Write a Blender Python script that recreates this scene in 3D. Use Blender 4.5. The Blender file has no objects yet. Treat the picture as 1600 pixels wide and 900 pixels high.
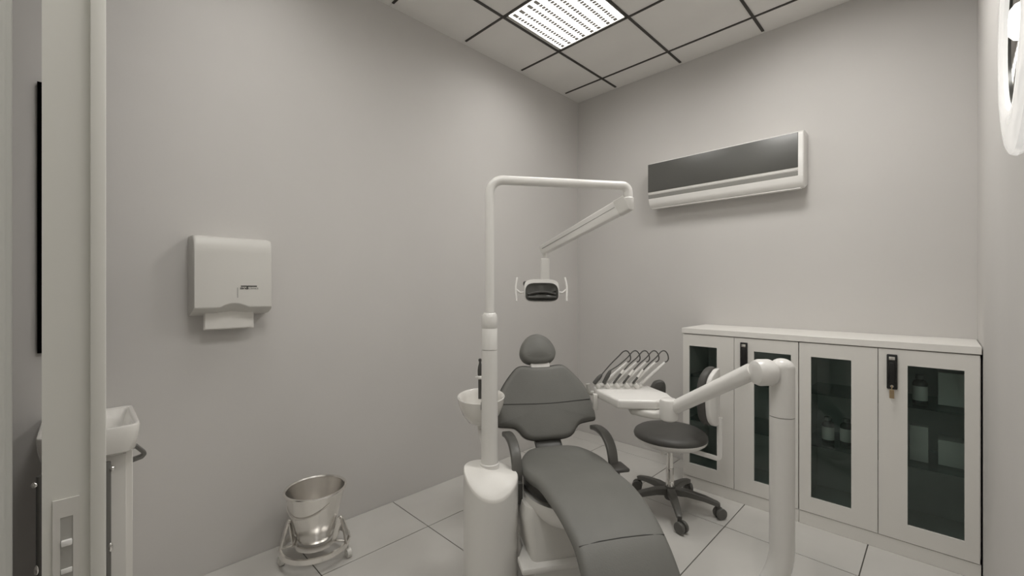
import bpy, bmesh, math, random
from mathutils import Vector, Matrix, Euler

# ------------------------------------------------------------------ camera, world, lights, exposure
S = bpy.context.scene
COL = S.collection
PI = math.pi
R = math.radians
CAM_H = 1.37
cd = bpy.data.cameras.new('camera')
cam = bpy.data.objects.new('camera', cd)
COL.objects.link(cam)
cam.location = (0, 0, CAM_H)
cam.rotation_euler = (R(90), 0, R(45))
cd.sensor_width = 36
cd.lens = 36 * 670 / 1600
cd.shift_y = 2 / 1600
cd.clip_start = 0.02
S.camera = cam

w = bpy.data.worlds.new('world')
S.world = w
w.use_nodes = True
w.node_tree.nodes['Background'].inputs[0].default_value = (1, 0.97, 0.93, 1)
w.node_tree.nodes['Background'].inputs[1].default_value = 0.03

LAMP = 9.0          # radiance of the ceiling light fixtures
S.view_settings.view_transform = 'Standard'
S.view_settings.look = 'None'
S.view_settings.gamma = 1
S.view_settings.use_curve_mapping = False
S.view_settings.exposure = 0.93

# ------------------------------------------------------------------ materials
def mat(name, col, rough=0.5, metal=0.0, spec=0.5, coat=0.0, bump=0.0, bscale=40, vary=0.0, vscale=3, coords='Object'):
    m = bpy.data.materials.new(name)
    m.use_nodes = True
    nt = m.node_tree
    b = nt.nodes['Principled BSDF']
    b.inputs['Base Color'].default_value = (*col, 1)
    b.inputs['Roughness'].default_value = rough
    b.inputs['Metallic'].default_value = metal
    b.inputs['Specular IOR Level'].default_value = spec
    b.inputs['Coat Weight'].default_value = coat
    b.inputs['Coat Roughness'].default_value = 0.08
    if bump or vary:
        tc = nt.nodes.new('ShaderNodeTexCoord')
    if bump:
        n = nt.nodes.new('ShaderNodeTexNoise')
        n.inputs['Scale'].default_value = bscale
        n.inputs['Detail'].default_value = 4
        nt.links.new(tc.outputs[coords], n.inputs['Vector'])
        bp = nt.nodes.new('ShaderNodeBump')
        bp.inputs['Strength'].default_value = bump
        bp.inputs['Distance'].default_value = 0.002
        nt.links.new(n.outputs['Fac'], bp.inputs['Height'])
        nt.links.new(bp.outputs['Normal'], b.inputs['Normal'])
    if vary:
        n = nt.nodes.new('ShaderNodeTexNoise')
        n.inputs['Scale'].default_value = vscale
        n.inputs['Detail'].default_value = 3
        nt.links.new(tc.outputs[coords], n.inputs['Vector'])
        r = nt.nodes.new('ShaderNodeValToRGB')
        r.color_ramp.elements[0].position = 0.3
        r.color_ramp.elements[1].position = 0.7
        r.color_ramp.elements[0].color = (*[c * (1 - vary) for c in col], 1)
        r.color_ramp.elements[1].color = (*[min(1, c * (1 + vary)) for c in col], 1)
        nt.links.new(n.outputs['Fac'], r.inputs['Fac'])
        nt.links.new(r.outputs['Color'], b.inputs['Base Color'])
    return m

def emit(name, col, st):
    m = bpy.data.materials.new(name)
    m.use_nodes = True
    nt = m.node_tree
    nt.nodes.remove(nt.nodes['Principled BSDF'])
    e = nt.nodes.new('ShaderNodeEmission')
    e.inputs[0].default_value = (*col, 1)
    e.inputs[1].default_value = st
    nt.links.new(e.outputs[0], nt.nodes['Material Output'].inputs[0])
    return m

def tinted_glass(name, tint, gloss=1.0):
    m = bpy.data.materials.new(name)
    m.use_nodes = True
    nt = m.node_tree
    nt.nodes.remove(nt.nodes['Principled BSDF'])
    t = nt.nodes.new('ShaderNodeBsdfTransparent')
    t.inputs[0].default_value = (*tint, 1)
    g = nt.nodes.new('ShaderNodeBsdfGlossy')
    g.inputs['Roughness'].default_value = 0.02
    fr = nt.nodes.new('ShaderNodeFresnel')
    fr.inputs[0].default_value = 1.45
    mu = nt.nodes.new('ShaderNodeMath')
    mu.operation = 'MULTIPLY'
    mu.inputs[1].default_value = gloss
    nt.links.new(fr.outputs[0], mu.inputs[0])
    mx = nt.nodes.new('ShaderNodeMixShader')
    nt.links.new(mu.outputs[0], mx.inputs[0])
    nt.links.new(t.outputs[0], mx.inputs[1])
    nt.links.new(g.outputs[0], mx.inputs[2])
    nt.links.new(mx.outputs[0], nt.nodes['Material Output'].inputs[0])
    return m

M = {}
M['wall'] = mat('wall_paint', (0.635, 0.617, 0.597), 0.75, spec=0.25, bump=0.06, bscale=60, vary=0.02, vscale=1.5)
M['ceiling'] = mat('ceiling_panel', (0.82, 0.803, 0.775), 0.9, spec=0.1, bump=0.15, bscale=120, vary=0.015, vscale=5)
M['grid'] = mat('dark_ceiling_grid', (0.045, 0.04, 0.035), 0.5)
M['tile'] = mat('glazed_floor_tile', (0.60, 0.585, 0.555), 0.16, spec=0.5, vary=0.03, vscale=4)
M['grout'] = mat('grout', (0.10, 0.095, 0.085), 0.9)
M['white'] = mat('white_plastic', (0.82, 0.805, 0.775), 0.28, spec=0.5, coat=0.25)
M['offwhite'] = mat('offwhite_plastic', (0.70, 0.685, 0.65), 0.4)
M['ceramic'] = mat('white_ceramic', (0.85, 0.83, 0.79), 0.08, coat=0.6)
M['cab'] = mat('white_laminate', (0.80, 0.78, 0.74), 0.38, vary=0.015, vscale=2)
M['cabin'] = mat('cabinet_inside', (0.7, 0.7, 0.68), 0.7)
M['worktop'] = mat('white_worktop', (0.86, 0.84, 0.80), 0.35)
M['uphol'] = mat('grey_upholstery', (0.175, 0.174, 0.160), 0.55, bump=0.25, bscale=180, vary=0.05, vscale=6)
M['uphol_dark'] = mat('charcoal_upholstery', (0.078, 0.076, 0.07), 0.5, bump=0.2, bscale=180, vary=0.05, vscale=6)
M['seam'] = mat('dark_seam', (0.05, 0.05, 0.046), 0.7)
M['greyplastic'] = mat('grey_plastic', (0.12, 0.118, 0.108), 0.38)
M['darkplastic'] = mat('dark_grey_plastic', (0.075, 0.073, 0.067), 0.42)
M['black'] = mat('black_plastic', (0.012, 0.012, 0.012), 0.35)
M['steel'] = mat('brushed_steel', (0.84, 0.82, 0.79), 0.24, metal=1.0, bump=0.05, bscale=90)
M['chrome'] = mat('chrome', (0.82, 0.81, 0.79), 0.08, metal=1.0)
M['dullmetal'] = mat('dull_metal', (0.17, 0.167, 0.155), 0.35, metal=0.4)
M['brass'] = mat('brass_key', (0.55, 0.42, 0.27), 0.35, metal=1.0)
M['glass'] = tinted_glass('dark_tinted_glass', (0.84, 0.905, 0.89), 0.9)
M['shelfglass'] = tinted_glass('green_shelf_glass', (0.72, 0.83, 0.81), 0.7)
M['reflector'] = mat('dark_reflector', (0.09, 0.09, 0.083), 0.25, metal=0.3)
M['lens'] = tinted_glass('lamp_lens', (0.5, 0.5, 0.48), 1.0)
M['mirror'] = mat('dark_mirror', (0.02, 0.02, 0.02), 0.04, metal=1.0)
M['dispenser'] = mat('dispenser_plastic', (0.68, 0.665, 0.63), 0.4)
M['paper'] = mat('paper_towel', (0.84, 0.82, 0.78), 0.85, bump=0.2, bscale=90)
M['door'] = mat('painted_door', (0.87, 0.86, 0.81), 0.45)
M['ink'] = mat('black_ink', (0.03, 0.025, 0.022), 0.6)
M['ink_light'] = mat('grey_ink', (0.27, 0.26, 0.25), 0.6)
M['bottle'] = mat('amber_bottle', (0.10, 0.10, 0.095), 0.2)
M['label'] = mat('paper_label', (0.72, 0.70, 0.66), 0.7)
M['box'] = mat('white_carton', (0.70, 0.69, 0.65), 0.7)
M['boxdark'] = mat('grey_carton', (0.22, 0.22, 0.21), 0.7)
M['louvre'] = mat('louvre_metal', (0.42, 0.41, 0.39), 0.4, metal=0.2)
M['lampframe'] = mat('lamp_frame', (0.50, 0.49, 0.46), 0.4)
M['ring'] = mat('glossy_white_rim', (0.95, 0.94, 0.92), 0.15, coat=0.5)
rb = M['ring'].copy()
rb.name = 'added_glow_rim'
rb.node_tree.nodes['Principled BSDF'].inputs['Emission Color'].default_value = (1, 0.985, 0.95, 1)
rb.node_tree.nodes['Principled BSDF'].inputs['Emission Strength'].default_value = 0.24  # glow added to the glossy white rim just to brighten it
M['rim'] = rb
M['ringlamp'] = emit('ring_lamp_element', (1.0, 0.98, 0.94), 1.6)
M['ribbed'] = mat('ribbed_chrome', (0.55, 0.54, 0.52), 0.15, metal=1.0)

# ------------------------------------------------------------------ mesh helpers
def finish(bm, angle=38):
    bmesh.ops.recalc_face_normals(bm, faces=bm.faces)
    lim = R(angle)
    for f in bm.faces:
        f.smooth = True
    for e in bm.edges:
        if len(e.link_faces) == 2:
            try:
                a = e.calc_face_angle()
            except ValueError:
                a = 0
            e.smooth = a < lim
        else:
            e.smooth = False

def obj(name, bm, m, parent=None, angle=38, loc=None, rot=None, **props):
    finish(bm, angle)
    me = bpy.data.meshes.new(name)
    bm.to_mesh(me)
    bm.free()
    if m is not None:
        me.materials.append(M[m] if isinstance(m, str) else m)
    o = bpy.data.objects.new(name, me)
    COL.objects.link(o)
    if parent is not None:
        o.parent = parent
    if loc is not None:
        o.location = loc
    if rot is not None:
        o.rotation_euler = rot
    for k, v in props.items():
        o[k] = v
    return o

def thing(name, label, cat, loc=(0, 0, 0), rotz=0, group=None):
    o = bpy.data.objects.new(name, None)
    COL.objects.link(o)
    o.location = loc
    o.rotation_euler = (0, 0, rotz)
    o.empty_display_size = 0.1
    o['label'] = label
    o['category'] = cat
    if group:
        o['group'] = group
    return o

def tag(o, label, cat, group=None):
    o['label'] = label
    o['category'] = cat
    if group:
        o['group'] = group
    return o

def B():
    return bmesh.new()

def box(bm, x0, x1, y0, y1, z0, z1, bev=0.0, seg=2, mtx=None):
    vs = [bm.verts.new((x, y, z)) for x in (x0, x1) for y in (y0, y1) for z in (z0, z1)]
    F = [(0, 1, 3, 2), (4, 6, 7, 5), (0, 4, 5, 1), (2, 3, 7, 6), (0, 2, 6, 4), (1, 5, 7, 3)]
    fs = [bm.faces.new([vs[i] for i in f]) for f in F]
    new = list(vs)
    if bev > 0:
        es = list({e for f in fs for e in f.edges})
        r = bmesh.ops.bevel(bm, geom=es, offset=bev, segments=seg, affect='EDGES', profile=0.5)
        new = list({v for f in r['faces'] for v in f.verts} | {v for v in vs if v.is_valid})
    if mtx is not None:
        bmesh.ops.transform(bm, matrix=mtx, verts=[v for v in new if v.is_valid])
    return bm

def rings(bm, rs, cap0=True, cap1=True, closed=False):
    """loft between rings of equally many points"""
    L = [[bm.verts.new(p) for p in r] for r in rs]
    n = len(L[0])
    last = len(L) if closed else len(L) - 1
    for i in range(last):
        a, b = L[i], L[(i + 1) % len(L)]
        for k in range(n):
            try:
                bm.faces.new((a[k], a[(k + 1) % n], b[(k + 1) % n], b[k]))
            except ValueError:
                pass
    if not closed:
        if cap0:
            bm.faces.new(list(reversed(L[0])))
        if cap1:
            bm.faces.new(L[-1])
    return bm

def tube(bm, pts, r, n=16, caps=True, flat=None):
    """sweep a circle (or flat (a,b) ellipse / box) along pts; r number or list"""
    P = [Vector(p) for p in pts]
    T = []
    for i in range(len(P)):
        a = P[max(i - 1, 0)]
        b = P[min(i + 1, len(P) - 1)]
        T.append((b - a).normalized())
    up = Vector((0, 0, 1)) if abs(T[0].z) < 0.9 else Vector((0, 1, 0))
    N = (up - T[0] * up.dot(T[0])).normalized()
    rs = []
    for i, p in enumerate(P):
        if i:
            N = (N - T[i] * N.dot(T[i])).normalized()
        Bn = T[i].cross(N)
        ri = r[i] if isinstance(r, (list, tuple)) else r
        ring = []
        for k in range(n):
            a = 2 * PI * k / n
            ca, sa = math.cos(a), math.sin(a)
            if flat:
                e = 0.35
                ca = math.copysign(abs(ca) ** e, ca) * flat[0]
                sa = math.copysign(abs(sa) ** e, sa) * flat[1]
                ring.append(p + N * ca * ri + Bn * sa * ri)
            else:
                ring.append(p + N * ca * ri + Bn * sa * ri)
        rs.append(ring)
    return rings(bm, rs, caps, caps)

def arc(c, r, a0, a1, u, v, n=8):
    c, u, v = Vector(c), Vector(u), Vector(v)
    return [c + u * (r * math.cos(a0 + (a1 - a0) * i / n)) + v * (r * math.sin(a0 + (a1 - a0) * i / n)) for i in range(n + 1)]

def rounded(pts, rad, n=8):
    """polyline with rounded corners"""
    P = [Vector(p) for p in pts]
    out = [P[0]]
    for i in range(1, len(P) - 1):
        r = rad[i - 1] if isinstance(rad, (list, tuple)) else rad
        a = (P[i - 1] - P[i]).normalized()
        b = (P[i + 1] - P[i]).normalized()
        half = a.angle(b) / 2
        d = r / math.tan(half)
        p0, p1 = P[i] + a * d, P[i] + b * d
        c = P[i] + (a + b).normalized() * (r / math.sin(half))
        for k in range(n + 1):
            t = k / n
            v0, v1 = p0 - c, p1 - c
            ang = v0.angle(v1)
            s = math.sin(ang)
            out.append(c + v0 * (math.sin((1 - t) * ang) / s) + v1 * (math.sin(t * ang) / s))
    out.append(P[-1])
    return out

def spline(pts, per=6, closed=False):
    P = [Vector(p) for p in pts]
    n = len(P)
    out = []
    for i in range(n if closed else n - 1):
        if closed:
            p0, p1, p2, p3 = P[(i - 1) % n], P[i], P[(i + 1) % n], P[(i + 2) % n]
        else:
            p0, p1, p2, p3 = P[max(i - 1, 0)], P[i], P[i + 1], P[min(i + 2, n - 1)]
        for k in range(per):
            t = k / per
            out.append(0.5 * ((2 * p1) + (p2 - p0) * t + (2 * p0 - 5 * p1 + 4 * p2 - p3) * t * t + (3 * p1 - p0 - 3 * p2 + p3) * t ** 3))
    if not closed:
        out.append(P[-1])
    return out

def lathe(bm, prof, n=40, mtx=None):
    """prof: list of (r, z) swept about z; r == 0 closes"""
    rs = []
    vs = []
    for r, z in prof:
        if r < 1e-6:
            vs.append([bm.verts.new((0, 0, z))])
        else:
            vs.append([bm.verts.new((r * math.cos(2 * PI * k / n), r * math.sin(2 * PI * k / n), z)) for k in range(n)])
    for a, b in zip(vs, vs[1:]):
        if len(a) == 1 and len(b) == 1:
            continue
        for k in range(n):
            k2 = (k + 1) % n
            if len(a) == 1:
                bm.faces.new((a[0], b[k2], b[k]))
            elif len(b) == 1:
                bm.faces.new((a[k], a[k2], b[0]))
            else:
                bm.faces.new((a[k], a[k2], b[k2], b[k]))
    if mtx is not None:
        bmesh.ops.transform(bm, matrix=mtx, verts=[v for r in vs for v in r])
    return bm

def prism(bm, poly, z0, z1, bev=0.0, seg=3, mtx=None):
    """polygon (x, y) extruded in z with bevelled edges"""
    lo = [bm.verts.new((x, y, z0)) for x, y in poly]
    hi = [bm.verts.new((x, y, z1)) for x, y in poly]
    n = len(poly)
    fs = [bm.faces.new(list(reversed(lo))), bm.faces.new(hi)]
    for k in range(n):
        fs.append(bm.faces.new((lo[k], lo[(k + 1) % n], hi[(k + 1) % n], hi[k])))
    new = lo + hi
    if bev:
        es = list({e for f in fs for e in f.edges})
        r = bmesh.ops.bevel(bm, geom=es, offset=bev, segments=seg, affect='EDGES', profile=0.5)
        new = list({v for f in r['faces'] for v in f.verts} | {v for v in new if v.is_valid})
    if mtx is not None:
        bmesh.ops.transform(bm, matrix=mtx, verts=[v for v in new if v.is_valid])
    return bm

def offset_poly(P, d):
    n = len(P)
    out = []
    for i in range(n):
        t = (P[(i + 1) % n] - P[i - 1])
        nrm = Vector((-t.y, t.x)).normalized()      # inward for counter-clockwise outlines
        out.append(P[i] + nrm * d)
    return out

def cushion(bm, outline, T, rr, mtx, dome=0.012, per=5, back=0.5):
    """soft pad: closed counter-clockwise outline (x, y) smoothed, thickness T along +z, edge radius rr"""
    P = [Vector((p.x, p.y)) for p in spline([(x, y, 0) for x, y in outline], per, True)]
    c = sum(P, Vector((0, 0))) / len(P)
    L = []
    def lay(off, z, s=1.0):
        Q = offset_poly(P, off) if off else P
        L.append([mtx @ Vector((c.x + (q.x - c.x) * s, c.y + (q.y - c.y) * s, z)) for q in Q])
    rb = rr * back
    for s in (0.05, 0.5):
        lay(rb, 0, s)
    for k in range(0, 4):
        a = PI / 2 * k / 3
        lay(rb * (1 - math.sin(a)), rb * (1 - math.cos(a)))
    for k in range(0, 6):
        a = PI / 2 * k / 5
        lay(rr * (1 - math.cos(a)), T - rr + rr * math.sin(a))
    for s in (0.85, 0.6, 0.35, 0.05):
        lay(rr, T + dome * (1 - s * s), s)
    return rings(bm, L)

def sphere(bm, c, r, seg=16, sc=(1, 1, 1)):
    bmesh.ops.create_uvsphere(bm, u_segments=seg, v_segments=max(8, seg // 2), radius=r,
                              matrix=Matrix.Translation(c) @ Matrix.Diagonal((*sc, 1)))
    return bm

def cyl(bm, p0, p1, r, n=20, bev=0.0):
    p0, p1 = Vector(p0), Vector(p1)
    d = p1 - p0
    h = d.length
    q = d.to_track_quat('Z', 'Y').to_matrix().to_4x4()
    m = Matrix.Translation(p0) @ q
    if bev:
        prof = [(0, 0), (r - bev, 0), (r - bev * 0.3, bev * 0.3), (r, bev), (r, h - bev), (r - bev * 0.3, h - bev * 0.3), (r - bev, h), (0, h)]
    else:
        prof = [(0, 0), (r, 0), (r, h), (0, h)]
    return lathe(bm, prof, n, m)

# ------------------------------------------------------------------ room shell
XL, XR, YF, YB, ZC = -2.50, 0.14, -1.25, 3.41, 3.185
def struct(name, bm, m, parent=None):
    o = obj(name, bm, m, parent)
    if parent is None:
        o['kind'] = 'structure'
    return o

struct('wall_left', box(B(), XL - 0.12, XL, YF - 0.12, YB + 0.12, -0.05, ZC + 0.15), 'wall')
struct('wall_back', box(B(), XL, XR, YB, YB + 0.12, -0.05, ZC + 0.15), 'wall')
struct('wall_right', box(B(), XR, XR + 0.12, YF - 0.12, YB + 0.12, -0.05, ZC + 0.15), 'wall')
struct('wall_front', box(B(), XL, XR, YF - 0.12, YF, -0.05, ZC + 0.15), 'wall')

# floor: grout bed with separate glazed tiles
floor = struct('floor', box(B(), XL, XR, YF, YB, -0.05, -0.003), 'grout')
def lines(first, step, lo, hi):
    out = [lo]
    k = math.ceil((lo - first) / step + 1e-6)
    while first + k * step < hi - 1e-6:
        out.append(first + k * step)
        k += 1
    return out + [hi]
FX = lines(-2.096, 0.6065, XL, XR)
FY = lines(1.411, 0.604, YF, YB)
g = 0.0025
def piece_grid(X, Y, z0, z1, name, m, parent, gap, bev, skip=()):
    cache = {}
    for i in range(len(X) - 1):
        for j in range(len(Y) - 1):
            if (i, j) in skip:
                continue
            dx, dy = X[i + 1] - X[i], Y[j + 1] - Y[j]
            if dx < 0.012 or dy < 0.012:
                continue
            key = (round(dx, 4), round(dy, 4))
            cx, cy = (X[i] + X[i + 1]) / 2, (Y[j] + Y[j + 1]) / 2
            if key not in cache:
                o = obj(name, box(B(), -dx / 2 + gap, dx / 2 - gap, -dy / 2 + gap, dy / 2 - gap, z0, z1, bev, 1), m, parent, loc=(cx, cy, 0))
                cache[key] = o.data
            else:
                o = bpy.data.objects.new(name, cache[key])
                COL.objects.link(o)
                o.parent = parent
                o.location = (cx, cy, 0)
piece_grid(FX, FY, -0.004, 0.0, 'floor_tile', 'tile', floor, g, 0.0008)

# ceiling: slab, separate panels, dark bars, narrow edge trim
ceil = struct('ceiling', box(B(), XL, XR, YF, YB, ZC + 0.012, ZC + 0.15), 'ceiling')
CX = lines(-2.061, 0.589, XL, XR)
CY = lines(1.977, 0.5895, YF, YB)
li = min(range(len(CX)), key=lambda i: abs(CX[i] + 2.061))
lj = min(range(len(CY)), key=lambda j: abs(CY[j] - 1.977))
lj2 = lj - 3
li2 = li + 2
lj3 = lj - 3
skip = {(li, lj), (li, lj2), (li2, lj), (li2, lj3)}
piece_grid(CX, CY, ZC, ZC + 0.012, 'ceiling_tile', 'ceiling', ceil, 0.001, 0, skip)
for x in CX[1:-1]:
    obj('grid_bar', box(B(), x - 0.0085, x + 0.0085, YF + 0.035, YB - 0.035, ZC - 0.006, ZC + 0.004), 'grid', ceil)
for y in CY[1:-1]:
    obj('grid_bar', box(B(), XL + 0.045, XR - 0.035, y - 0.0075, y + 0.0075, ZC - 0.0055, ZC + 0.004), 'grid', ceil)

# ------------------------------------------------------------------ ceiling lights (one in view, the unseen others added to brighten the room)
def ceiling_light(i, j, label, power=1.0):
    x0, x1, y0, y1 = CX[i], CX[i + 1], CY[j], CY[j + 1]
    cx, cy = (x0 + x1) / 2, (y0 + y1) / 2
    hx, hy = (x1 - x0) / 2 - 0.009, (y1 - y0) / 2 - 0.009
    if label:
        t = thing('ceiling_light', label, 'light', (cx, cy, ZC))
    else:
        t = bpy.data.objects.new('added_light_fixture', None)  # unseen fixture, added for its light
        COL.objects.link(t)
        t.location = (cx, cy, ZC)
        t.parent = ceil
    f = B()
    fw = 0.024
    box(f, -hx, -hx + fw, -hy, hy, -0.002, 0.012)
    box(f, hx - fw * 0.4, hx, -hy, hy, -0.002, 0.012)
    box(f, -hx, hx, -hy, -hy + fw * 0.4, -0.002, 0.012)
    box(f, -hx, hx, hy - fw * 0.4, hy, -0.002, 0.012)
    obj('frame', f, 'lampframe', t)
    d = B()
    vs = [d.verts.new(p) for p in ((-hx, -hy, 0.008), (-hx, hy, 0.008), (hx, hy, 0.008), (hx, -hy, 0.008))]
    d.faces.new(vs)
    d.normal_update()
    o = obj('diffuser', d, emit('lamp_panel', (1.0, 0.98, 0.945), LAMP * power), t)
    for v in o.data.polygons:
        if v.normal.z > 0:
            o.data.flip_normals()
            break
    fr = (0.104, 0.207, 0.33, 0.43, 0.557, 0.657, 0.787, 0.886)
    for q in fr:
        bm = B()
        x = -hx + 2 * hx * q
        n = 20
        for k in range(n):
            a = -hy + 0.02 + (2 * hy - 0.04) * k / n
            ln = (2 * hy - 0.04) / n * (0.70 if 0 < k < n - 1 else 1.0)
            box(bm, x - 0.0140, x + 0.0140, a, a + ln, -0.004, 0.005)
        obj('louvre_row', bm, 'louvre', t, kind='stuff')
    return t
ceiling_light(li, lj, 'square louvred ceiling light glowing white between the dark grid bars above the room', 0.7)
ceiling_light(li, lj2, None, 0.62)  # unseen, added to brighten the top of the left wall
ceiling_light(li2, lj, None, 2.0)  # unseen, added and turned up to brighten the back wall
ceiling_light(li2, lj3, None, 1.5)  # unseen, added to brighten the door edge and nearby things

# ------------------------------------------------------------------ dental chair
chair = thing('dental_chair', 'grey upholstered dental chair with headrest and sloping leg rest in the room centre', 'dental chair',
              ((0.245 - 2.056) * 0.70711, (0.245 + 2.056) * 0.70711, 0), R(58))
XC = 0.03
# leg rest and seat: sections perpendicular to a curved profile
prof = [(0.30, 0.500), (0.25, 0.520), (0.17, 0.520), (0.08, 0.516), (-0.02, 0.522), (-0.12, 0.531), (-0.25, 0.538), (-0.36, 0.530),
        (-0.46, 0.508), (-0.54, 0.476), (-0.60, 0.430), (-0.66, 0.365), (-0.72, 0.290), (-0.77, 0.215), (-0.79, 0.185)]
hwid = [0.09, 0.145, 0.195, 0.222, 0.217, 0.198, 0.196, 0.190,
        0.184, 0.178, 0.178, 0.178, 0.175, 0.160, 0.12]
sp = spline([(p[0], p[1], h) for p, h in zip(prof, hwid)], 4)
secs = []
for i, p in enumerate(sp):
    a, b = sp[max(i - 1, 0)], sp[min(i + 1, len(sp) - 1)]
    t = Vector((0, b.x - a.x, b.y - a.y)).normalized()
    nrm = Vector((1, 0, 0)).cross(t)
    if nrm.z < 0:
        nrm = -nrm
    hw = p.z
    T = 0.062
    endk = min(1.0, (i + 0.4) / 3.0, (len(sp) - 1 - i + 0.4) / 3.0)
    T *= 0.35 + 0.65 * endk
    rr = min(0.03, T * 0.5)
    ring = []
    q = []
    for k in range(6):
        an = PI / 2 * k / 5
        q.append((hw - rr + rr * math.sin(an), -rr + rr * math.cos(an)))
    q += [(hw - 0.012, -T + 0.008), (hw - 0.03, -T)]
    top = [(0, 0.006), (hw * 0.35, 0.005), (hw * 0.7, 0.0025)]
    half = top + q
    pts = [(x, z) for x, z in half] + [(0, -T)] + [(-x, z) for x, z in reversed(half[1:])]
    for x, z in pts:
        ring.append(Vector((XC + x, p.x, p.y)) + nrm * z)
    secs.append(ring)
cush = obj('seat_cushion', rings(B(), secs), 'uphol', chair, 50)
def on_seat(y):
    for a, b in zip(sp, sp[1:]):
        if b.x <= y <= a.x:
            t = (y - a.x) / (b.x - a.x)
            return a.y + t * (b.y - a.y), a.z + t * (b.z - a.z)
z, hw = on_seat(-0.542)
obj('seam', tube(B(), [(XC - hw + 0.012, -0.542, z - 0.004), (XC - hw * 0.5, -0.542, z + 0.0045), (XC, -0.542, z + 0.0068), (XC + hw * 0.5, -0.542, z + 0.0045), (XC + hw - 0.012, -0.542, z - 0.004)], 0.0021, 8), 'seam', cush)
# lower pad of the seat, peeping out below the cushion at both sides
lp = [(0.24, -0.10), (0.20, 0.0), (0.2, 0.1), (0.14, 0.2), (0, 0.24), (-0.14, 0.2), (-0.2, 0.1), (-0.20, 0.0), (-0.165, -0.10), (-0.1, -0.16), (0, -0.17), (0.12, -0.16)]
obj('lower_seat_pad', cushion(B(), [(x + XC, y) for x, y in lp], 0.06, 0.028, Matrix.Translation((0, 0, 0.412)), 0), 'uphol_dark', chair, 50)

# backrest
TILT = R(25)
mb = Matrix.Translation((XC, 0.30, 0.56)) @ Matrix.Rotation(PI / 2 - TILT, 4, 'X')   # local x right, y up along the back, z towards the feet
half = [(0.0, -0.012), (0.07, -0.012), (0.115, -0.004), (0.145, 0.014), (0.165, 0.04), (0.19, 0.06), (0.235, 0.068), (0.278, 0.074),
        (0.287, 0.09), (0.283, 0.15), (0.272, 0.215), (0.245, 0.275), (0.20, 0.335), (0.15, 0.386), (0.11, 0.398), (0.05, 0.392), (0.0, 0.391)]
outl = half + [(-x, y) for x, y in reversed(half[1:-1])]
backrest = obj('backrest', cushion(B(), outl, 0.075, 0.026, mb @ Matrix.Translation((0, 0, -0.055)), 0.005), 'uphol', chair, 50)
smp = [mb @ Vector((x, 0.182 - 0.006 * math.cos(x * 9), 0.0205 + 0.004 * (1 - (x / 0.27) ** 2))) for x in [-0.262 + 0.524 * k / 16 for k in range(17)]]
obj('seam', tube(B(), smp, 0.0024, 8), 'seam', backrest)
P2 = [Vector((p.x, p.y)) for p in spline([(x, y, 0) for x, y in outl], 4, True)]
pp = [mb @ Vector((p.x, p.y, -0.008)) for p in offset_poly(P2, -0.0015)]
obj('piping', rings(B(), [[p + d for d in (Vector((0, 0, 0.004)), mb.to_3x3() @ Vector((0, 0, 0.004)), Vector((0, 0, -0.004)), mb.to_3x3() @ Vector((0, 0, -0.004)))] for p in pp], closed=True), 'uphol_dark', backrest)
shell = [(x * 0.93, 0.02 + (y - 0.02) * 0.95) for x, y in outl]
obj('back_shell', cushion(B(), shell, 0.03, 0.01, mb @ Matrix.Translation((0, 0, -0.084)), 0), 'offwhite', chair, 50)
# headrest
hm = [(0.0, 0.408), (0.05, 0.411), (0.088, 0.428), (0.107, 0.462), (0.109, 0.492), (0.096, 0.53), (0.066, 0.568), (0.02, 0.591), (-0.02, 0.590),
      (-0.06, 0.570), (-0.09, 0.534), (-0.106, 0.492), (-0.106, 0.46), (-0.088, 0.428), (-0.05, 0.411)]
mh = mb @ Matrix.Translation((-0.008, 0.0, -0.012))
headrest = obj('headrest', cushion(B(), hm, 0.07, 0.03, mh @ Matrix.Translation((0, 0, -0.03)), 0.014), 'uphol', chair, 50)
hs = [mh @ Vector((x, 0.449 + 2.2 * x * x, 0.0335)) for x in [-0.078 + 0.156 * k / 10 for k in range(11)]]
obj('lower_roll', tube(B(), hs, [0.006] + [0.0105] * 9 + [0.006], 12), 'uphol', headrest)
obj('headrest_bracket', box(B(), -0.06, 0.055, 0.36, 0.45, -0.03, 0.004, 0.006, 2, mb), 'white', headrest)
# back support between seat and backrest
obj('back_support', tube(B(), [(XC - 0.005, 0.18, 0.46), (XC - 0.005, 0.27, 0.49), (XC - 0.005, 0.33, 0.535), (XC - 0.005, 0.36, 0.60)], 0.075, 16, flat=(0.22, 1.0)), 'darkplastic', chair)
# armrests: flat curved straps
def armrest(x):
    path = spline([(x, 0.045, 0.36), (x, 0.040, 0.44), (x, 0.045, 0.505), (x, 0.070, 0.565), (x, 0.13, 0.605), (x, 0.21, 0.613), (x, 0.28, 0.602)], 5)
    rs = [0.022 + 0.004 * min(1, i / 12) for i in range(len(path))]
    a = obj('armrest', tube(B(), path, rs, 16, flat=(0.5, 0.95)), 'greyplastic', chair, 50)
    obj('armrest_mount', box(B(), x - 0.018, x + 0.018, 0.0, 0.08, 0.36, 0.46, 0.006), 'darkplastic', a)
armrest(XC - 0.247)
armrest(XC + 0.252)
obj('side_control', box(B(), XC + 0.215, XC + 0.30, -0.045, 0.055, 0.478, 0.498, 0.009, 3), 'darkplastic', chair)
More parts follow.
